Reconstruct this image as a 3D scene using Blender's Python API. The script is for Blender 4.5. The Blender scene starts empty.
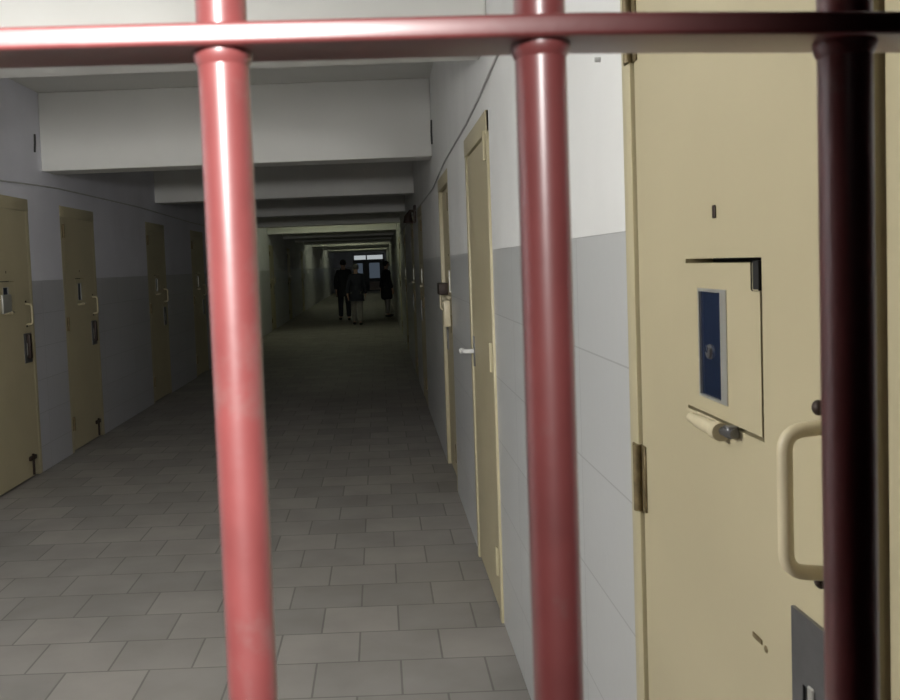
import bpy, bmesh, math, random
from mathutils import Vector, Matrix
random.seed(4)
C = bpy.context.scene.collection
XR, XL = 0.495, -2.845          # corridor side walls
ZC = 3.18                        # ceiling height
Y_BACK, Y_END = 0.40, 58.0      # the grille stands at the start of the corridor
BEAM_Y = [3.85 + 3.9 * k for k in range(14)]
BEAM_Z, BEAM_T = 2.515, 0.30

# ------------------------------------------------------------------ materials
def mat(name, col, rough=0.6, metal=0.0, var=0.06, vscale=6.0, bump=0.0, bscale=60.0, spec=0.5, dark=None, dscale=2.0, dlo=0.55, dhi=0.75):
    m = bpy.data.materials.new(name); m.use_nodes = True
    nt = m.node_tree; N = nt.nodes; L = nt.links
    b = N['Principled BSDF']
    b.inputs['Roughness'].default_value = rough
    b.inputs['Metallic'].default_value = metal
    b.inputs['Specular IOR Level'].default_value = spec
    tc = N.new('ShaderNodeTexCoord')
    n1 = N.new('ShaderNodeTexNoise'); n1.inputs['Scale'].default_value = vscale; n1.inputs['Detail'].default_value = 5
    L.new(tc.outputs['Object'], n1.inputs['Vector'])
    r = N.new('ShaderNodeValToRGB')
    r.color_ramp.elements[0].position = 0.3; r.color_ramp.elements[1].position = 0.7
    r.color_ramp.elements[0].color = tuple(c * (1 - var) for c in col) + (1,)
    r.color_ramp.elements[1].color = tuple(min(1, c * (1 + var)) for c in col) + (1,)
    L.new(n1.outputs['Fac'], r.inputs['Fac'])
    out = r.outputs['Color']
    if dark:
        n2 = N.new('ShaderNodeTexNoise'); n2.inputs['Scale'].default_value = dscale; n2.inputs['Detail'].default_value = 7
        n2.inputs['Roughness'].default_value = 0.65
        L.new(tc.outputs['Object'], n2.inputs['Vector'])
        mr = N.new('ShaderNodeMapRange'); mr.inputs['From Min'].default_value = dlo; mr.inputs['From Max'].default_value = dhi
        L.new(n2.outputs['Fac'], mr.inputs['Value'])
        mx = N.new('ShaderNodeMix'); mx.data_type = 'RGBA'
        L.new(mr.outputs['Result'], mx.inputs[0]); L.new(out, mx.inputs[6]); mx.inputs[7].default_value = tuple(dark) + (1,)
        out = mx.outputs[2]
    L.new(out, b.inputs['Base Color'])
    if bump:
        n3 = N.new('ShaderNodeTexNoise'); n3.inputs['Scale'].default_value = bscale; n3.inputs['Detail'].default_value = 4
        L.new(tc.outputs['Object'], n3.inputs['Vector'])
        bp = N.new('ShaderNodeBump'); bp.inputs['Strength'].default_value = bump; bp.inputs['Distance'].default_value = 0.003
        L.new(n3.outputs['Fac'], bp.inputs['Height']); L.new(bp.outputs['Normal'], b.inputs['Normal'])
    return m

def mat_emit(name, col, strength):
    m = bpy.data.materials.new(name); m.use_nodes = True
    nt = m.node_tree; N = nt.nodes
    e = N.new('ShaderNodeEmission'); e.inputs['Color'].default_value = tuple(col) + (1,); e.inputs['Strength'].default_value = strength
    nt.links.new(e.outputs[0], N['Material Output'].inputs['Surface'])
    return m

def mat_wall(name, upper, lower, grout, ztop, yoff):
    """painted plaster above a wainscot of large wall tiles (object coordinates = metres)"""
    m = bpy.data.materials.new(name); m.use_nodes = True
    nt = m.node_tree; N = nt.nodes; L = nt.links; b = N['Principled BSDF']
    tc = N.new('ShaderNodeTexCoord'); sp = N.new('ShaderNodeSeparateXYZ'); L.new(tc.outputs['Object'], sp.inputs[0])
    ay = N.new('ShaderNodeMath'); ay.operation = 'ADD'; ay.inputs[1].default_value = yoff; L.new(sp.outputs['Y'], ay.inputs[0])
    az = N.new('ShaderNodeMath'); az.operation = 'ADD'; az.inputs[1].default_value = 1.65 - ztop; L.new(sp.outputs['Z'], az.inputs[0])
    cb = N.new('ShaderNodeCombineXYZ'); L.new(ay.outputs[0], cb.inputs[0]); L.new(az.outputs[0], cb.inputs[1])
    br = N.new('ShaderNodeTexBrick'); L.new(cb.outputs[0], br.inputs['Vector'])
    br.offset = 0.0
    br.inputs['Scale'].default_value = 1; br.inputs['Mortar Size'].default_value = 0.0022; br.inputs['Mortar Smooth'].default_value = 0.3
    br.inputs['Brick Width'].default_value = 0.55; br.inputs['Row Height'].default_value = 0.275
    br.inputs['Color1'].default_value = tuple(c * 0.97 for c in lower) + (1,); br.inputs['Color2'].default_value = tuple(min(1, c * 1.03) for c in lower) + (1,)
    br.inputs['Mortar'].default_value = tuple(grout) + (1,)
    ns = N.new('ShaderNodeTexNoise'); ns.inputs['Scale'].default_value = 1.7; ns.inputs['Detail'].default_value = 6
    L.new(tc.outputs['Object'], ns.inputs['Vector'])
    rp = N.new('ShaderNodeValToRGB'); rp.color_ramp.elements[0].position = .3; rp.color_ramp.elements[1].position = .7
    rp.color_ramp.elements[0].color = tuple(c * .93 for c in upper) + (1,); rp.color_ramp.elements[1].color = tuple(min(1, c * 1.04) for c in upper) + (1,)
    L.new(ns.outputs['Fac'], rp.inputs['Fac'])
    gt = N.new('ShaderNodeMath'); gt.operation = 'GREATER_THAN'; gt.inputs[1].default_value = ztop; L.new(sp.outputs['Z'], gt.inputs[0])
    mx = N.new('ShaderNodeMix'); mx.data_type = 'RGBA'
    L.new(gt.outputs[0], mx.inputs[0]); L.new(br.outputs['Color'], mx.inputs[6]); L.new(rp.outputs['Color'], mx.inputs[7])
    L.new(mx.outputs[2], b.inputs['Base Color'])
    rr = N.new('ShaderNodeMapRange'); rr.inputs['To Min'].default_value = 0.32; rr.inputs['To Max'].default_value = 0.75
    L.new(gt.outputs[0], rr.inputs['Value']); L.new(rr.outputs['Result'], b.inputs['Roughness'])
    bp = N.new('ShaderNodeBump'); bp.inputs['Strength'].default_value = 0.15; bp.inputs['Distance'].default_value = 0.004
    n3 = N.new('ShaderNodeTexNoise'); n3.inputs['Scale'].default_value = 25; L.new(tc.outputs['Object'], n3.inputs['Vector'])
    L.new(n3.outputs['Fac'], bp.inputs['Height']); L.new(bp.outputs['Normal'], b.inputs['Normal'])
    return m

def mat_floor():
    m = bpy.data.materials.new('floor_tiles'); m.use_nodes = True
    nt = m.node_tree; N = nt.nodes; L = nt.links; b = N['Principled BSDF']
    tc = N.new('ShaderNodeTexCoord'); mp = N.new('ShaderNodeMapping'); L.new(tc.outputs['Object'], mp.inputs['Vector'])
    # rows 0.295 deep with a joint at y = 3.573, tiles 0.34 wide in running bond
    mp.inputs['Location'].default_value = (20 * .34 - 0.029 + FLOOR_SHIFT, 14 * 0.295 * 2 - 3.573, 0)
    br = N.new('ShaderNodeTexBrick'); L.new(mp.outputs[0], br.inputs['Vector'])
    br.offset = 0.5
    br.inputs['Scale'].default_value = 1; br.inputs['Mortar Size'].default_value = 0.0045; br.inputs['Mortar Smooth'].default_value = 0.2
    br.inputs['Brick Width'].default_value = 0.34; br.inputs['Row Height'].default_value = 0.295; br.inputs['Bias'].default_value = 0.1
    br.inputs['Color1'].default_value = (0.31, 0.29, 0.267, 1); br.inputs['Color2'].default_value = (0.245, 0.233, 0.217, 1)
    br.inputs['Mortar'].default_value = (0.165, 0.157, 0.145, 1)
    ns = N.new('ShaderNodeTexNoise'); ns.inputs['Scale'].default_value = 3.2; ns.inputs['Detail'].default_value = 6
    L.new(tc.outputs['Object'], ns.inputs['Vector'])
    mr = N.new('ShaderNodeMapRange'); mr.inputs['From Min'].default_value = .3; mr.inputs['From Max'].default_value = .7; mr.inputs['To Min'].default_value = .88; mr.inputs['To Max'].default_value = 1.08
    L.new(ns.outputs['Fac'], mr.inputs['Value'])
    mx = N.new('ShaderNodeMix'); mx.data_type = 'RGBA'; mx.blend_type = 'MULTIPLY'; mx.inputs[0].default_value = 1
    L.new(br.outputs['Color'], mx.inputs[6]); L.new(mr.outputs['Result'], mx.inputs[7])
    L.new(mx.outputs[2], b.inputs['Base Color'])
    b.inputs['Roughness'].default_value = 0.62; b.inputs['Specular IOR Level'].default_value = 0.25
    bp = N.new('ShaderNodeBump'); bp.inputs['Strength'].default_value = 0.4; bp.inputs['Distance'].default_value = 0.002; bp.invert = True
    L.new(br.outputs['Fac'], bp.inputs['Height']); L.new(bp.outputs['Normal'], b.inputs['Normal'])
    return m

FLOOR_SHIFT = 0.0
M = {}
M['floor'] = mat_floor()
M['wall_r'] = mat_wall('white_plaster_grey_tile', (0.74, 0.745, 0.73), (0.52, 0.53, 0.525), (0.36, 0.365, 0.36), 1.65, 0.55 - (1.70 % .55))
M['wall_l'] = mat_wall('bluish_plaster_grey_tile', (0.75, 0.755, 0.83), (0.48, 0.485, 0.52), (0.30, 0.31, 0.32), 1.585, 0.1)
M['plaster'] = mat('ceiling_plaster', (0.73, 0.73, 0.70), 0.85, var=.04, vscale=1.3, bump=.1, bscale=30)
M['door'] = mat('beige_door_paint', (0.475, 0.42, 0.27), 0.42, var=.05, vscale=2.5, bump=.06, bscale=14)
M['door_frame'] = mat('olive_beige_frame_paint', (0.47, 0.42, 0.27), 0.45, var=.05, vscale=4)
M['lobby'] = mat('dark_low_bounce_lobby', (0.035, 0.035, 0.04), 0.7, var=.1, vscale=2)
M['rust'] = mat('brown_hinge_steel', (0.17, 0.13, 0.065), 0.5, 0.3, var=.3, vscale=40, bump=.2)
M['red'] = mat('red_gloss_paint', (0.235, 0.056, 0.054), 0.5, spec=0.5, var=.12, vscale=25, bump=.10, bscale=90, dark=(0.24, 0.12, 0.11), dscale=22, dlo=.58, dhi=.78)
M['glass'] = mat('dark_blue_window_glass', (0.012, 0.02, 0.045), 0.12, var=.15, vscale=12)
M['rim'] = mat('pale_metal_rim', (0.46, 0.46, 0.42), 0.35, 0.5, var=.06)
M['steel'] = mat('grey_lock_steel', (0.17, 0.17, 0.175), 0.38, 0.7, var=.1, vscale=30)
M['black'] = mat('black_recess_shade', (0.006, 0.006, 0.006), 0.8, var=.1)  # black coloured in for the shade inside gaps and slots
M['dark'] = mat('dark_screw_steel', (0.03, 0.017, 0.012), 0.5, 0.3, var=.2, vscale=60)
M['cream'] = mat('cream_bolt_paint', (0.60, 0.53, 0.36), 0.4, var=.07, vscale=30)
M['white'] = mat('pale_metal', (0.75, 0.75, 0.74), 0.35, var=.05)
M['cable'] = mat('grey_cable_sheath', (0.45, 0.45, 0.44), 0.6, var=.1)
M['dkcable'] = mat('black_cable_sheath', (0.05, 0.05, 0.05), 0.6, var=.1)
M['enddoor'] = mat('dark_blue_door_paint', (0.03, 0.035, 0.05), 0.4, var=.1)
M['pinkpanel'] = mat('pale_pinkish_panel', (0.55, 0.46, 0.45), 0.5, var=.06)
M['skin'] = mat('skin', (0.42, 0.27, 0.2), 0.5, var=.05)
M['hair'] = mat('black_hair', (0.012, 0.011, 0.01), 0.6, var=.3, vscale=50)
M['greyhair'] = mat('grey_hair', (0.12, 0.115, 0.11), 0.6, var=.3, vscale=50)
M['jacket'] = mat('black_jacket_cloth', (0.010, 0.011, 0.014), 0.85, var=.2, vscale=20)
M['jacket2'] = mat('navy_jacket_cloth', (0.014, 0.016, 0.026), 0.85, var=.2, vscale=20)
M['trousers'] = mat('black_trouser_cloth', (0.011, 0.012, 0.02), 0.85, var=.2, vscale=20)
M['greytrousers'] = mat('grey_trouser_cloth', (0.20, 0.19, 0.175), 0.85, var=.1, vscale=20)
M['shoe'] = mat('black_shoe_leather', (0.012, 0.012, 0.012), 0.4, var=.1)
M['tube'] = mat_emit('lit_fluorescent_tube', (1.0, 0.985, 0.94), 265.0)
M['tubefar'] = mat_emit('lit_yellowish_tube', (0.95, 1.0, 0.68), 34.0)
M['tubeweak'] = mat_emit('weak_fluorescent_tube', (1.0, 0.985, 0.94), 25.0)
M['day'] = mat_emit('daylight_through_transom', (0.9, 0.97, 1.0), 0.42)
M['day2'] = mat_emit('daylight_through_glazing', (0.62, 0.78, 1.0), 0.075)

pb = M['red'].node_tree.nodes['Principled BSDF']
pb.inputs['Coat Weight'].default_value = 1.0; pb.inputs['Coat Roughness'].default_value = 0.31; pb.inputs['Coat IOR'].default_value = 1.6

# ------------------------------------------------------------------ geometry helpers
def box(bm, lo, hi, bev=0.0, seg=2, T=None):
    lo = Vector(lo); hi = Vector(hi)
    r = bmesh.ops.create_cube(bm, size=1.0)
    vs = r['verts']
    for v in vs:
        v.co = Vector(((lo[i] + hi[i]) / 2 + v.co[i] * (hi[i] - lo[i])) for i in range(3))
    if bev > 0:
        es = {e for v in vs for e in v.link_edges}
        rb = bmesh.ops.bevel(bm, geom=list(es), offset=bev, segments=seg, profile=0.6, affect='EDGES')
        vs = list({v for v in rb['verts']} | {v for v in vs if v.is_valid})
    if T:
        for v in vs: v.co = T(v.co)
    return vs

def tube(bm, pts, rad, n=16, T=None, cap=True):
    pts = [Vector(p) for p in pts]
    rads = rad if isinstance(rad, (list, tuple)) else [rad] * len(pts)
    tang = []
    for i in range(len(pts)):
        a = pts[max(i - 1, 0)]; b = pts[min(i + 1, len(pts) - 1)]
        tang.append((b - a).normalized())
    ref = Vector((0, 0, 1)) if abs(tang[0].z) < 0.9 else Vector((1, 0, 0))
    u = tang[0].cross(ref).normalized()
    rings = []
    for p, t, r in zip(pts, tang, rads):
        u = (u - t * u.dot(t)).normalized(); w = t.cross(u)
        ring = []
        for k in range(n):
            a = 2 * math.pi * k / n
            q = p + (u * math.cos(a) + w * math.sin(a)) * r
            ring.append(bm.verts.new(T(q) if T else q))
        rings.append(ring)
    for A, B in zip(rings, rings[1:]):
        for k in range(n):
            bm.faces.new((A[k], A[(k + 1) % n], B[(k + 1) % n], B[k]))
    if cap:
        bm.faces.new(rings[0][::-1]); bm.faces.new(rings[-1])

def arc_path(pts, r, n=6):
    """polyline with its inner corners rounded"""
    pts = [Vector(p) for p in pts]; out = [pts[0]]
    for a, p, b in zip(pts, pts[1:], pts[2:]):
        d1 = (a - p).normalized(); d2 = (b - p).normalized()
        s, e = p + d1 * r, p + d2 * r
        for k in range(n + 1):
            t = k / n
            out.append((1 - t) ** 2 * s + 2 * t * (1 - t) * p + t * t * e)
    out.append(pts[-1]); return out

def ball(bm, c, r, T=None, seg=20):
    res = bmesh.ops.create_uvsphere(bm, u_segments=seg, v_segments=seg // 2, radius=1)
    for v in res['verts']:
        q = Vector((c[i] + v.co[i] * (r[i] if hasattr(r, '__len__') else r)) for i in range(3))
        v.co = T(q) if T else q

def link(name, bm, m, parent=None, smooth=False, loc=None):
    bmesh.ops.recalc_face_normals(bm, faces=bm.faces)
    me = bpy.data.meshes.new(name); bm.to_mesh(me); bm.free()
    me.materials.append(m)
    if smooth:
        for p in me.polygons: p.use_smooth = True
        try: me.set_sharp_from_angle(angle=math.radians(40))
        except Exception: pass
    o = bpy.data.objects.new(name, me); C.objects.link(o)
    if parent: o.parent = parent; o.matrix_parent_inverse = Matrix.Translation(parent_world(parent)).inverted()
    return o

def parent_world(p):      # meshes are modelled in world coordinates, so only an Empty root carries an offset
    return Vector(p.location)

def tag(o, label=None, cat=None, group=None, kind=None):
    if label: o['label'] = label
    if cat: o['category'] = cat
    if group: o['group'] = group
    if kind: o['kind'] = kind
    return o

def empty(name, loc):
    o = bpy.data.objects.new(name, None); o.location = loc; o.empty_display_size = .1; C.objects.link(o); return o

# ------------------------------------------------------------------ door positions
# (y of hinge edge, y of latch edge)
RIGHT = [(1.70, 0.895), (3.96, 4.80), (6.27, 7.11), (10.0, 10.84), (12.4, 13.24), (16.2, 17.04), (20.3, 21.14)]
LEFT = [(6.49, 7.33), (8.18, 9.02), (11.16, 12.0), (13.80, 14.64), (17.3, 18.14), (20.2, 21.04), (23.6, 24.44), (28.2, 29.04), (33.2, 34.04)]
FW, DTOP, HEADER = 0.06, 2.15, 0.10      # frame width, leaf top, header height

def openings(L): return sorted((min(a, b) - FW, max(a, b) + FW) for a, b in L)

def wall(name, x0, x1, ops, m):
    bm = bmesh.new(); y = Y_BACK; top = DTOP + HEADER
    for a, b in ops:
        box(bm, (x0, y, 0), (x1, a, ZC)); box(bm, (x0, a, top), (x1, b, ZC)); y = b
    box(bm, (x0, y, 0), (x1, Y_END, ZC))
    return tag(link(name, bm, m), kind='structure')

wall('wall_right', XR, XR + .22, openings(RIGHT), M['wall_r'])
wall('wall_left', XL - .22, XL, openings(LEFT), M['wall_l'])
bm = bmesh.new(); box(bm, (XL - .6, Y_BACK, -.2), (XR + .6, Y_END + .3, 0)); tag(link('floor', bm, M['floor']), kind='structure')
bm = bmesh.new(); box(bm, (XL - .6, Y_BACK, ZC), (XR + .6, Y_END + .3, ZC + .2)); tag(link('ceiling', bm, M['plaster']), kind='structure')
# unseen lobby on this side of the bars, coloured dark to cut bounce onto them
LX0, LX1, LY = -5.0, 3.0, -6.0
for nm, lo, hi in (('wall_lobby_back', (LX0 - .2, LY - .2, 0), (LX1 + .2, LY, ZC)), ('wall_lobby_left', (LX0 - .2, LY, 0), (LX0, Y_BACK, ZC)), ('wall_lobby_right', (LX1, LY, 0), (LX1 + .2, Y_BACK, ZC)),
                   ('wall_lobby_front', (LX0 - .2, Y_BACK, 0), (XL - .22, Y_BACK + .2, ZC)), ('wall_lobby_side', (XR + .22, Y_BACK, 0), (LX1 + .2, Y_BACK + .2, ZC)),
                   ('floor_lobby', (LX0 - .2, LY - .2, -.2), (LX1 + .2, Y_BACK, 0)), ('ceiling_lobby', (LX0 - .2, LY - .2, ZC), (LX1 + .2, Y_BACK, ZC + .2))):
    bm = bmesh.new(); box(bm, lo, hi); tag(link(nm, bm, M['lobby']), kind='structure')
# end wall with the doorway opening
EX0, EX1, EZ = -1.62, 0.36, 2.36
bm = bmesh.new()
box(bm, (XL - .22, Y_END, 0), (EX0, Y_END + .2, ZC)); box(bm, (EX1, Y_END, 0), (XR + .22, Y_END + .2, ZC)); box(bm, (EX0, Y_END, EZ), (EX1, Y_END + .2, ZC))
tag(link('wall_end', bm, M['wall_l']), kind='structure')
for i, y in enumerate(BEAM_Y):
    bm = bmesh.new(); box(bm, (XL, y, BEAM_Z), (XR, y + BEAM_T, ZC), .012, 2)
    tag(link('trim_%d' % (i + 1), bm, M['plaster']), 'white plastered ceiling beam crossing the corridor', 'ceiling beam', 'ceiling beams across the corridor', 'structure')

# ------------------------------------------------------------------ cell doors
def rect_ring(bm, o, i, n0, n1, T):
    """slab with a rectangular hole: o, i = (a0, a1, z0, z1); n0..n1 its thickness"""
    def P(a, n, z): return bm.verts.new(T(Vector((a, n, z))))
    co = [(o[0], o[2]), (o[1], o[2]), (o[1], o[3]), (o[0], o[3])]; ci = [(i[0], i[2]), (i[1], i[2]), (i[1], i[3]), (i[0], i[3])]
    F = [[P(a, n1, z) for a, z in co], [P(a, n1, z) for a, z in ci]]
    B = [[P(a, n0, z) for a, z in co], [P(a, n0, z) for a, z in ci]]
    for k in range(4):
        j = (k + 1) % 4
        bm.faces.new((F[0][k], F[0][j], F[1][j], F[1][k])); bm.faces.new((B[0][k], B[0][j], B[1][j], B[1][k]))
        bm.faces.new((F[0][k], F[0][j], B[0][j], B[0][k])); bm.faces.new((F[1][k], F[1][j], B[1][j], B[1][k]))

def cell_door(num, side, yh, yl, label, inset=0.0, detail=True, hinge_top=1.96, handle=True, plain=False):
    s = -1 if side == 'R' else 1; xw = XR if side == 'R' else XL
    d = 1 if yl > yh else -1; w = abs(yl - yh)
    def T(v): return Vector((xw + s * v[1], yh + d * v[0], v[2]))   # (along, out of the wall, up)
    root = empty('door_%d' % num, T(Vector((w / 2, 0, 0))))
    tag(root, label, 'door', None, 'structure')
    # frame: two jambs and a header, slightly proud of the plaster
    bm = bmesh.new(); pr = .012 if side == 'R' and num < 3 else .001; pl = -.005 if num == 1 else pr; gp = .007 if side == 'R' else .001
    box(bm, (-FW, -.20, 0), (-.004, pr, DTOP + HEADER), .004, 2, T)
    box(bm, (w + gp, -.20, 0), (w + FW, pl, DTOP + HEADER), .004, 2, T)
    box(bm, (-FW, -.20, DTOP + gp), (w + FW, pr + .002, DTOP + HEADER), .004, 2, T)
    link('frame', bm, M['door_frame'], root, True)
    n1 = .004 - inset; n0 = n1 - .045
    H = (.259, .545, 1.352, 1.592)                     # hatch opening
    bm = bmesh.new()
    if plain: box(bm, (0, n0, .018), (w, n1, DTOP), .003, 2, T)
    else: rect_ring(bm, (0, w, .018, DTOP), H, n0, n1, T)
    if num == 1:   # folded rim along the latch edge
        tube(bm, [(w - .006, n1 + .001, .02), (w - .006, n1 + .001, DTOP - .002)], .006, 10, T)
    leaf = link('leaf', bm, M['door'], root)
    bm = bmesh.new(); box(bm, (0.002, n0 - .012, .02), (w - .002, n0 + .001, DTOP - .002), 0, 2, T)
    link('leaf_backing', bm, M['black'], root)  # black sheet put in for the darkness behind the leaf
    for z in (.20, 1.113, hinge_top):
        bm = bmesh.new()
        tube(bm, [(-.004, n1 + .010, z), (-.004, n1 + .010, z + .127)], .009, 12, T)
        box(bm, (-.03, max(n1, pr), z), (-.004, max(n1, pr) + .004, z + .127), .001, 1, T); box(bm, (-.004, n1, z), (.022, n1 + .004, z + .127), .001, 1, T)
        link('hinge', bm, M['door_frame'] if plain else M['rust'], root, True)
    if plain: return root, T, w, n1
    # food hatch: flap with a narrow viewing window
    g = .0015; F = (H[0] + g, H[1] - .004, H[2] + .006, H[3] - .007)
    W = (.321, .407, 1.384, 1.543)
    bm = bmesh.new(); rect_ring(bm, F, W, n1 - .03, n1 + .001, T)
    # the nearest flap gets its dark corner as a black plate
    hatch = link('hatch', bm, M['door'], root)
    bm = bmesh.new(); box(bm, (W[0], n1 - .012, W[2]), (W[1], n1 - .001, W[3]), 0, 2, T); link('window_glass', bm, M['glass'], hatch)
    if num == 1:
        bm = bmesh.new(); tube(bm, [(.356, n1 - .004, 1.452), (.356, n1 + .003, 1.452)], [.0125, .010], 20, T); lens = link('steel_disc', bm, M['steel'], hatch, True)  # small steel disc on the pane, dark bead set off centre
        bm = bmesh.new(); ball(bm, (.352, n1 + .003, 1.456), (.006, .002, .006), T, 14); link('disc_bead', bm, M['glass'], hatch, True)
    bm = bmesh.new(); rect_ring(bm, (W[0] - .004, W[1] + .022, W[2] - .003, W[3] + .004), (W[0] + .001, W[1] - .001, W[2] + .001, W[3] - .001), n1 - .002, n1 + .0025, T)
    link('window_rim', bm, M['rim'], hatch)
    # barrel bolt under the flap
    bm = bmesh.new()
    tube(bm, [(.308, n1 + .012, 1.345), (.345, n1 + .012, 1.345)], .0085, 14, T)
    tube(bm, [(.342, n1 + .013, 1.345), (.412, n1 + .013, 1.345)], .0105, 14, T)
    tube(bm, [(.412, n1 + .013, 1.345), (.432, n1 + .013, 1.345)], .0135, 14, T)
    box(bm, (.308, n1, 1.336), (.44, n1 + .004, 1.354), .002, 1, T)
    bolt = link('hatch_bolt', bm, M['cream'], root, True)
    if detail:
        bm = bmesh.new(); tube(bm, [(.434, n1 + .011, 1.347), (.475, n1 + .011, 1.350)], .0065, 12, T); box(bm, (.444, n1, 1.341), (.464, n1 + .016, 1.358), .002, 1, T)
        link('bolt_tip', bm, M['steel'], bolt, True)
        bm = bmesh.new(); box(bm, (.384, n1 + .0005, 1.650), (.394, n1 + .003, 1.669), .001, 1, T)
        link('peephole', bm, M['dark'], root)
    # D handle standing off the leaf
    a = w - .097
    if handle:
     bm = bmesh.new(); tube(bm, arc_path([(a, n1, 1.236), (a, n1 + .047, 1.240), (a, n1 + .047, 1.398), (a, n1, 1.402)], .022), .0085, 14, T)
     hd = link('handle', bm, M['cream' if side == 'R' else 'door'], root, True)
    for z in (1.422, 1.224) if handle else ():
        bm = bmesh.new(); ball(bm, (a - .010, n1 + .004, z), (.008, .007, .009), T, 14)
        link('handle_screw', bm, M['dark'], hd, True)
    # lock plate with its slot
    bm = bmesh.new(); rect_ring(bm, (w - .180, w - .035, .93, 1.168), (w - .152, w - .138, 1.0, 1.083), n1 - .001, n1 + .005, T)
    box(bm, (w - .154, n1 - .02, .998), (w - .136, n1 - .001, 1.085), 0, 2, T)
    lk = link('lock_plate', bm, M['steel'], root)
    bm = bmesh.new(); box(bm, (w - .152, n1 - .004, 1.0), (w - .138, n1 + .002, 1.083), 0, 2, T); link('lock_slot', bm, M['black'], lk)
    bm = bmesh.new(); box(bm, (w - .136, n1 + .004, .99), (w - .122, n1 + .008, 1.09), .002, 1, T); link('slot_edge', bm, M['rim'], lk)
    return root, T, w, n1

r0, T0, w0, n0_ = cell_door(1, 'R', *RIGHT[0], 'nearest beige steel cell door on the right wall, close behind the bars')
# upper corner of the nearest hatch: black plate painted in as gap shade
bm = bmesh.new(); box(bm, (.517, n0_ - .001, 1.548), (.542, n0_ + .0016, 1.588), .004, 2, T0)
tag(link('painted_gap_shade', bm, M['black'], r0), 'black plate painted as gap shade at the upper corner of the hatch')
bm = bmesh.new(); box(bm, (.50, n0_ + .0005, 1.077), (.530, n0_ + .0018, 1.084), .001, 1, T0); ball(bm, (.54, n0_, 1.076), (.006, .002, .005), T0, 10)
tag(link('paint_chip', bm, M['rust'], r0), 'small chip in the paint')
r1, T1, w1, n1_ = cell_door(2, 'R', *RIGHT[1], 'plain beige door on the right wall with a pale lever handle, second from the bars', inset=.0, hinge_top=2.04, plain=True)
bm = bmesh.new(); tube(bm, arc_path([(w1 - .06, 0, 1.13), (w1 - .06, .055, 1.13), (w1 + .03, .065, 1.125)], .02), .012, 12, T1); ball(bm, (w1 + .03, .065, 1.125), .016, T1, 12)
tag(link('lever', bm, M['white'], r1, True), 'pale lever handle')
bm = bmesh.new(); box(bm, (w1 - .085, n1_, 1.05), (w1 - .035, n1_ + .006, 1.21), .003, 2, T1); link('lever_plate', bm, M['steel'], r1, True)
r2, T2, w2, n2_ = cell_door(3, 'R', *RIGHT[2], 'third cell door along the right wall, small pale box on its near edge', inset=.03)
bm = bmesh.new(); box(bm, (-.055, .01, 1.16), (.02, .055, 1.34), .006, 2, T2); tag(link('switch_box', bm, M['cream'], r2, True), 'small pale box')
bm = bmesh.new(); box(bm, (w2 - .30, n2_, 1.36), (w2 - .08, n2_ + .07, 1.45), .01, 2, T2); tag(link('bolt_housing', bm, M['dark'], r2, True), 'dark bolt housing')
names_r = ['fourth', 'fifth', 'sixth', 'seventh']
for i, (a, b) in enumerate(RIGHT[3:]):
    cell_door(4 + i, 'R', a, b, '%s cell door along the right wall, in the dark beyond the first beam' % names_r[i], inset=.004, detail=False, handle=False)
lab_l = ['first beige cell door on the left wall, before the first beam', 'second cell door on the left wall, just past the first beam', 'third cell door on the left wall, under the second beam',
         'fourth cell door on the left wall, past the second beam', 'fifth cell door on the left wall, deep in the dark corridor', 'sixth cell door on the left wall, deep in the dark corridor',
         'seventh cell door on the left wall, deep in the dark corridor', 'eighth cell door on the left wall, near the two walking people', 'ninth cell door on the left wall, past the walking people']
for i, (a, b) in enumerate(LEFT):
    r, T, w, n = cell_door(8 + i, 'L', a, b, lab_l[i], inset=.004, detail=(i < 2))
    if i < 2:
        bm = bmesh.new(); box(bm, (w - .13, n + .004, .965), (w - .085, n + .03, 1.16), .006, 2, T); tag(link('bolt_housing', bm, M['dark'], r, True), 'dark bolt housing')
        bm = bmesh.new(); tube(bm, [(w - .16, n + .014, .03), (w - .16, n + .014, .20)], .010, 10, T); box(bm, (w - .22, n, .15), (w - .10, n + .02, .185), .003, 1, T)
        tag(link('foot_bolt', bm, M['dark'], r, True), 'dark drop bolt near the floor')
    if i == 0:
        bm = bmesh.new(); box(bm, (.27, n + .001, 1.345), (.43, n + .018, 1.49), .004, 2, T); tag(link('hatch_cover', bm, M['rim'], r, True), 'pale metal cover on the hatch')

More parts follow.
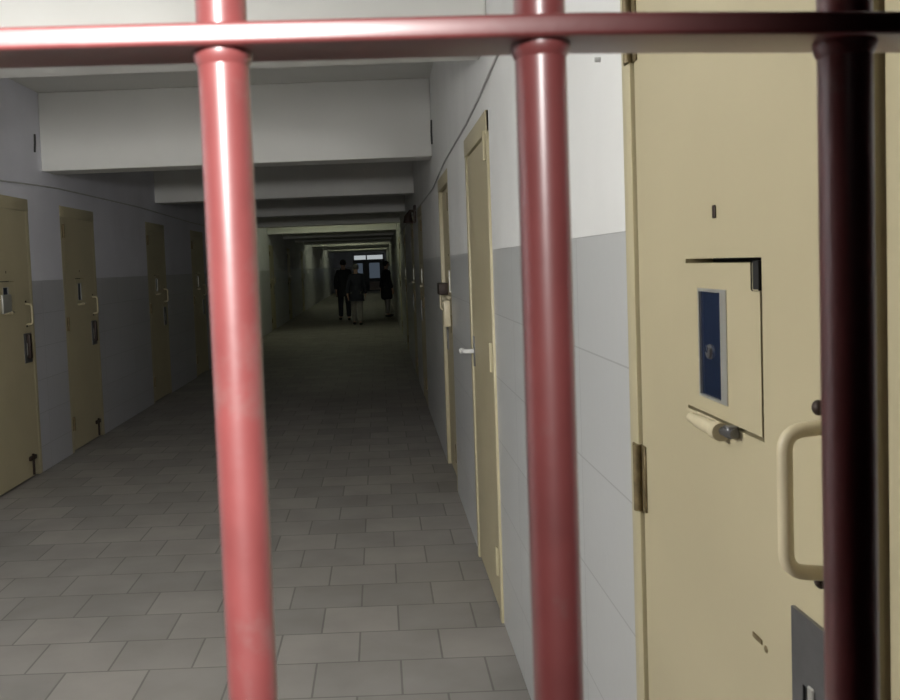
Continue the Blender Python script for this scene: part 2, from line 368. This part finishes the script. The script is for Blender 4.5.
# ------------------------------------------------------------------ double door at the far end
root = empty('door_30', ((EX0 + EX1) / 2, Y_END + .05, 0)); tag(root, 'dark glazed double door with bright transom at the far end of the corridor', 'door', None, 'structure')
yb = Y_END + .06
bm = bmesh.new()
for x0, x1 in ((EX0, EX0 + .07), (EX1 - .07, EX1), (-.80, -.72)): box(bm, (x0, yb, 0), (x1, yb + .1, EZ), .004, 1)
box(bm, (EX0, yb, EZ - .06), (EX1, yb + .1, EZ), .004, 1); box(bm, (EX0, yb, 1.93), (EX1, yb + .1, 2.03), .004, 1)
link('frame', bm, M['enddoor'], root)
for x0, x1, mm in ((EX0 + .07, -.80, 'day'), (-.72, EX1 - .07, 'day')):
    bm = bmesh.new(); box(bm, (x0, yb + .05, 2.03), (x1, yb + .06, EZ - .06)); link('transom_pane', bm, M[mm], root)
for x0, x1 in ((EX0 + .07, -.80), (-.72, EX1 - .07)):
    bm = bmesh.new(); rect_ring(bm, (x0, x1, .02, 1.93), (x0 + .12, x1 - .22, .82, 1.80), -.025, .025, lambda v: Vector((v[0], yb + .05 + v[1], v[2])))
    lf = link('leaf', bm, M['enddoor'], root)
    bm = bmesh.new(); box(bm, (x0 + .12, yb + .045, .82), (x1 - .22, yb + .055, 1.80)); link('pane', bm, M['day2'], lf)
    bm = bmesh.new(); box(bm, (x0 + .10, yb + .012, .06), (x1 - .2, yb + .03, .60), .005, 1); link('kick_panel', bm, M['pinkpanel'], lf)

# ------------------------------------------------------------------ the bar grille
YT = 0.4375; RB = 0.0122
g = empty('bar_grille', (-.07, YT, 0)); tag(g, 'red painted steel bar grille standing across the corridor', 'bars')
xs = [-.0705 - .149 * k for k in range(1, 18)] + [-.0705, .0815, .2275, .375]
def zc(z, x):            # the flat bars sag towards the right wall
    x = max(-.45, min(.30, x))
    return z - .0125 * (x - .08) - .024 * max(0, x - .11)
for x in xs:
    if x < XL + .05: continue
    bm = bmesh.new(); tube(bm, [(x, YT, 0.001), (x, YT, ZC - .004)], RB, 32)
    b = link('bar', bm, M['red'], g, True)
CZ = [.42, 1.065, 1.7078, 2.352]
for z0 in CZ:
    bm = bmesh.new(); prof = []
    for cy, cz, a0 in ((.0193, .0033, 0), (-.0163, .0033, 90), (-.0163, -.0033, 180), (.0193, -.0033, 270)):
        for k in range(4):
            a = math.radians(a0 + 30 * k); prof.append((YT + cy + .002 * math.cos(a), cz + .002 * math.sin(a)))
    rings = []
    for x in [XL + .002, -2.2, -1.5, -.9, -.6, -.45] + [-.40 + .05 * k for k in range(15)] + [.40, XR - .002]:
        rings.append([bm.verts.new((x, y, z + zc(z0, x))) for y, z in prof])
    for A, B in zip(rings, rings[1:]):
        for k in range(16): bm.faces.new((A[k], A[(k + 1) % 16], B[(k + 1) % 16], B[k]))
    bm.faces.new(rings[0]); bm.faces.new(rings[-1][::-1])
    cb = link('crossbar', bm, M['red'], g, True)
    for x in xs:
        if x < XL + .05 or z0 not in (1.065, 1.7078): continue
        bm = bmesh.new(); z = zc(z0, x) - .0052        # weld bead under the flat bar
        tube(bm, [(x, YT, z - .007), (x, YT, z - .0045), (x, YT, z - .001), (x, YT, z + .001)], [RB * .99, RB + .0012, RB + .0022, RB + .0018], 28)
        link('weld_bead', bm, M['red'], cb, True)

# ------------------------------------------------------------------ cables and fittings on the walls
bm = bmesh.new()
pts = [(XR - .006, y, z) for y, z in ((1.9, 2.47), (3.57, 2.39), (4.2, 2.35), (4.79, 2.325), (6.36, 2.31), (7.74, 2.24), (9.5, 2.25), (11.6, 2.27), (14.5, 2.28), (20, 2.28))]
tube(bm, pts, .005, 10); tag(link('wall_cable', bm, M['cable'], None, True), 'long grey cable running along the right wall above the doors', 'cable')
bm = bmesh.new()
pts = [(XL + .007, y, z) for y, z in ((5.0, 2.36), (6.88, 2.355), (7.6, 2.385), (8.1, 2.40), (10.9, 2.41), (13.7, 2.37), (18, 2.36))]
tube(bm, pts, .006, 10); tag(link('wall_cable', bm, M['cable'], None, True), 'long grey cable running along the left wall above the doors', 'cable')
bm = bmesh.new()
tube(bm, [(XL + .007, 7.62, 2.81), (XL + .009, 7.61, 2.74), (XL + .007, 7.60, 2.66)], .009, 8); tag(link('loose_wire', bm, M['dkcable'], None, True), 'short dark wire hanging on the left wall beside the first beam', 'wire')
bm = bmesh.new()
tube(bm, [(XR - .007, 7.60, 2.80), (XR - .010, 7.61, 2.70), (XR - .007, 7.62, 2.60)], .008, 8); tag(link('loose_wire', bm, M['dkcable'], None, True), 'short dark wire hanging on the right wall beside the first beam', 'wire')
s = empty('wall_lamp', (XR, 11.35, 2.2)); tag(s, 'dark fitting jutting from the right wall under the second beam', 'wall lamp')
bm = bmesh.new(); box(bm, (XR - .03, 11.28, 2.12), (XR, 11.42, 2.34), .008, 2); link('bracket', bm, M['dark'], s, True)
bm = bmesh.new(); tube(bm, [(XR - .02, 11.35, 2.27), (XR - .07, 11.35, 2.27), (XR - .10, 11.35, 2.2), (XR - .10, 11.35, 2.12)], [.02, .02, .05, .065], 14); link('shade', bm, M['dark'], s, True)
bm = bmesh.new(); tube(bm, [(XR, 1.965, 2.025), (XR - .012, 1.965, 2.025)], .0055, 10); tag(link('wall_hook', bm, M['cable'], None, True), 'tiny grey nail in the white right wall above the tiles', 'nail')

# ------------------------------------------------------------------ lamps on the ceiling
def ceiling_light(x, y, m, label, along='X', ln=1.2, ZL=ZC, rad=.019):
    r = empty('ceiling_light', (x, y, ZC)); tag(r, label, 'light')
    def T(v): return Vector((x + v[0], y + v[1], v[2])) if along == 'X' else Vector((x + v[1], y + v[0], v[2]))
    bm = bmesh.new(); box(bm, (-ln / 2 - .03, -.04, ZL - .045), (ln / 2 + .03, .04, ZL), .008, 2, T)
    for e in (-1, 1): box(bm, (e * (ln / 2 + .01) - .012, -.015, ZL - .12), (e * (ln / 2 + .01) + .012, .015, ZL - .04), .003, 1, T)
    link('housing', bm, M['white'], r, True)
    bm = bmesh.new(); tube(bm, [(-ln / 2, 0, ZL - .10), (ln / 2, 0, ZL - .10)], rad, 12, T); link('tube', bm, m, r, True)
    if ZL < ZC:
        for e in (-.4, .4):
            bm = bmesh.new(); tube(bm, [(e, 0, ZL - .001), (e, 0, ZC)], .006, 8, T); link('hanging_rod', bm, M['white'], r, True)
    return r
LX, LYY, LZ = -1.75, 1.05, 2.12
r = empty('pendant_lamp', (LX, LYY, ZC)); tag(r, 'lit round globe lamp hung on a rod before the first beam, with an added panel keeping its light off the bars', 'lamp')
bm = bmesh.new(); tube(bm, [(LX, LYY, LZ + .10), (LX, LYY, LZ + .14), (LX, LYY, LZ + .16), (LX, LYY, ZC - .03), (LX, LYY, ZC - .025), (LX, LYY, ZC)], [.07, .06, .009, .009, .05, .055], 16)
link('hanging_rod', bm, M['white'], r, True)
bm = bmesh.new(); ball(bm, (LX, LYY, LZ), .11, None, 32); link('globe', bm, M['tube'], r, True)
bm = bmesh.new(); pts = [(-.50, .0), (-.30, -.10), (0, -.14), (.35, -.14), (.70, -.13)]  # panel added to block the lamp's direct light from the bars
for k, ((xa, ya), (xb, yb)) in enumerate(zip(pts, pts[1:])):
    v = [bm.verts.new((LX + x, LYY + y, LZ + z)) for x, y, z in ((xa, ya, -.25), (xb, yb, -.25), (xb, yb, .2), (xa, ya, .2))]; bm.faces.new(v)
bmesh.ops.remove_doubles(bm, verts=bm.verts, dist=.0005)
sh = link('added_light_blocker', bm, M['white'], r); sm_ = sh.modifiers.new('t', 'SOLIDIFY'); sm_.thickness = .004
bm = bmesh.new(); tube(bm, [(LX, LYY, LZ + .18), (LX, LYY - .137, LZ + .18)], .006, 8); link('light_blocker_arm', bm, M['white'], r, True)
ceiling_light(-1.6, 5.0, M['tubeweak'], 'weak fluorescent tube on the ceiling between the two nearest beams', 'X')
ceiling_light(-1.1, 21.6, M['tubefar'], 'dim yellowish fluorescent tube on the ceiling before the walking people', 'X')
ceiling_light(-1.1, 37.2, M['tubefar'], 'dim yellowish fluorescent tube on the ceiling far beyond the walking people', 'X')

ceiling_light(-1.1, 48.9, M['tubefar'], 'dim yellowish fluorescent tube on the ceiling near the far end door', 'X')

# ------------------------------------------------------------------ people
def skin(name, pts, edges, root, m, parent, sub=2):
    me = bpy.data.meshes.new(name); me.from_pydata([p[:3] for p in pts], edges, [])
    o = bpy.data.objects.new(name, me); C.objects.link(o)
    sm = o.modifiers.new('s', 'SKIN')
    for i, p in enumerate(pts):
        v = me.skin_vertices[0].data[i]; r = p[3]
        v.radius = r if isinstance(r, tuple) else (r, r); v.use_root = (i == root)
    o.modifiers.new('d', 'SUBSURF').levels = sub
    o.modifiers['d'].render_levels = sub
    bpy.context.view_layer.update()
    dg = bpy.context.evaluated_depsgraph_get()
    nm = bpy.data.meshes.new_from_object(o.evaluated_get(dg))
    o.modifiers.clear(); o.data = nm
    nm.materials.clear(); nm.materials.append(m)
    for p in nm.polygons: p.use_smooth = True
    o.parent = parent
    return o

def person(loc, rz, h, stride, jm, tm, hm, label, coat=0.0, arm=0.25):
    root = empty('person', loc); root.rotation_euler = (0, 0, rz); k = h / 1.75; root.scale = (k, k, k)
    tag(root, label, 'person')
    # local frame: faces +Y, z up
    def leg(s, f): return [(s * .095, 0, .92, .10), (s * .10, f * .5 + .02, .50, .062), (s * .10, f, .10, .042), (s * .11, f + .14, .035, .035)]
    la, lb = leg(-1, stride), leg(1, -stride)
    P = [(0, 0, .96, (.135, .10)), (0, .01, 1.15, (.125, .09)), (0, 0, 1.36, (.15, .10)), (0, .0, 1.48, .055), (0, .012, 1.555, .058), (0, .022, 1.655, (.078, .092)), (0, .022, 1.735, (.052, .062))]
    E = [(0, 1), (1, 2), (2, 3), (3, 4), (4, 5), (5, 6)]
    for L_ in (la, lb):
        b = len(P); P += L_; E += [(0, b), (b, b + 1), (b + 1, b + 2), (b + 2, b + 3)]
    arms = []
    for s, f in ((-1, -arm), (1, arm)):
        b = len(P)
        A = [(s * .17, 0, 1.42, .055), (s * .235, f * .35 - .02, 1.14, .042), (s * .245, f, .90, .030), (s * .24, f + .02, .83, (.038, .02))]
        arms.append(A); P += A; E += [(2, b), (b, b + 1), (b + 1, b + 2), (b + 2, b + 3)]
        for q, (dy, ln) in enumerate(((-.024, .075), (-.008, .088), (.008, .084), (.024, .066))):
            j = len(P); P += [(s * .238, f + .02 + dy, .80, .0095), (s * .228, f + .03 + dy, .80 - ln * .55, .0085), (s * .212, f + .035 + dy, .80 - ln, .0075)]
            E += [(b + 3, j), (j, j + 1), (j + 1, j + 2)]
        j = len(P); P += [(s * .225, f + .052, .825, .010), (s * .215, f + .066, .785, .009)]; E += [(b + 3, j), (j, j + 1)]
    body = skin('body', P, E, 0, M['skin'], root)
    bm = bmesh.new(); ball(bm, (0, .118, 1.635), (.014, .02, .022), None, 12); f = link('nose', bm, M['skin'], None, True); f.parent = root
    for s in (-1, 1):
        bm = bmesh.new(); ball(bm, (s * .08, .015, 1.64), (.012, .02, .032), None, 12); f = link('ear', bm, M['skin'], None, True); f.parent = root
    for s in (-1, 1):
        bm = bmesh.new(); ball(bm, (s * .032, .100, 1.662), .011, None, 10); e = link('eye', bm, M['hair'], None, True); e.parent = root
    bm = bmesh.new(); box(bm, (-.025, .100, 1.592), (.025, .112, 1.602), .004, 2); e = link('mouth', bm, M['pinkpanel'], None, True); e.parent = root
    bm = bmesh.new()
    ball(bm, (0, .005, 1.685), (.094, .108, .092), None, 24)
    bmesh.ops.delete(bm, geom=[v for v in bm.verts if v.co.y > .055 and v.co.z < 1.70 or v.co.z < 1.60], context='VERTS')
    hr = link('hair', bm, hm, None, True); hr.parent = root; hr.modifiers.new('t', 'SOLIDIFY').thickness = .012
    # jacket over the torso and arms
    low = .80 - coat
    J = [(0, 0, low, (.21 + coat * .2, .18 + coat * .1)), (0, 0, .90, (.215 + coat * .08, .19)), (0, .01, 1.12, (.165, .122)), (0, 0, 1.36, (.20, .145)), (0, .0, 1.47, (.12, .10)), (0, .005, 1.52, .075)]
    JE = [(0, 1), (1, 2), (2, 3), (3, 4), (4, 5)]
    for A in arms:
        b = len(J); J += [(x, y, z, r + .028) for x, y, z, r in A[:3]]; JE += [(3, b), (b, b + 1), (b + 1, b + 2)]
    skin('jacket', J, JE, 1, jm, root)
    T_ = [(0, 0, .94, (.14, .11))]; TE = []
    for L_ in (la, lb):
        b = len(T_); T_ += [(L_[0][0], L_[0][1], .88, .10), L_[1][:3] + (.085,), L_[2][:2] + (.09, .070)]; TE += [(0, b), (b, b + 1), (b + 1, b + 2)]
    skin('trousers', T_, TE, 0, tm, root)
    for L_ in (la, lb):
        bm = bmesh.new(); ball(bm, (L_[3][0], L_[2][1] + .07, .045), (.052, .145, .045), None, 16)
        for v in bm.verts: v.co.z = max(v.co.z, .001)
        o = link('shoe', bm, M['shoe'], None, True); o.parent = root
    return root

person((-1.06, 27.0, 0), 0.15, 1.80, .16, M['jacket'], M['trousers'], M['hair'], 'person in black jacket and black trousers walking in the middle of the corridor', coat=.04, arm=.12)
person((-.63, 24.6, 0), -0.1, 1.66, .14, M['jacket2'], M['greytrousers'], M['greyhair'], 'person in dark jacket and grey trousers walking beside the one in black', coat=.02, arm=.14)
person((.22, 28.0, 0), -1.2, 1.72, .05, M['jacket'], M['greytrousers'], M['hair'], 'person in long dark coat standing against the right wall far down the corridor', coat=.28, arm=.10)

# ------------------------------------------------------------------ light from the lobby behind the bars
sl = bpy.data.lights.new('lobby_lamp', 'SPOT'); sl.energy = 500; sl.color = (1, .985, .96); sl.shadow_soft_size = .19
sl.spot_size = math.radians(50); sl.spot_blend = .28
so = bpy.data.objects.new('lobby_lamp', sl); C.objects.link(so)
so.location = (-.31, -1.2, 2.12)
so.rotation_euler = (Vector((-.69, .43, 1.68)) - Vector(so.location)).to_track_quat('-Z', 'Y').to_euler()

w = bpy.data.worlds.new('World'); bpy.context.scene.world = w; w.use_nodes = True
w.node_tree.nodes['Background'].inputs[0].default_value = (.5, .55, .6, 1); w.node_tree.nodes['Background'].inputs[1].default_value = 0.0

# ------------------------------------------------------------------ camera
cd = bpy.data.cameras.new('camera'); co = bpy.data.objects.new('camera', cd); C.objects.link(co)
cd.sensor_fit = 'HORIZONTAL'; cd.sensor_width = 36; cd.lens = 36.0
cd.shift_x = 0.07744; cd.shift_y = -0.04104; cd.clip_start = .02; cd.clip_end = 300
p, r = 0.0526, 0.03864
fw = Vector((0, math.cos(p), -math.sin(p))); up = Vector((0, math.sin(p), math.cos(p))); ri = Vector((1, 0, 0))
R_ = ri * math.cos(r) - up * math.sin(r); U_ = up * math.cos(r) + ri * math.sin(r)
co.matrix_world = Matrix(((R_.x, U_.x, -fw.x, 0), (R_.y, U_.y, -fw.y, 0), (R_.z, U_.z, -fw.z, 1.6), (0, 0, 0, 1)))
cd.dof.use_dof = True; cd.dof.focus_distance = 4.0; cd.dof.aperture_fstop = 18
sc = bpy.context.scene; sc.camera = co
sc.view_settings.view_transform = 'Standard'; sc.view_settings.look = 'None'; sc.view_settings.gamma = 1; sc.view_settings.exposure = 0.0
sc.view_settings.use_curve_mapping = False
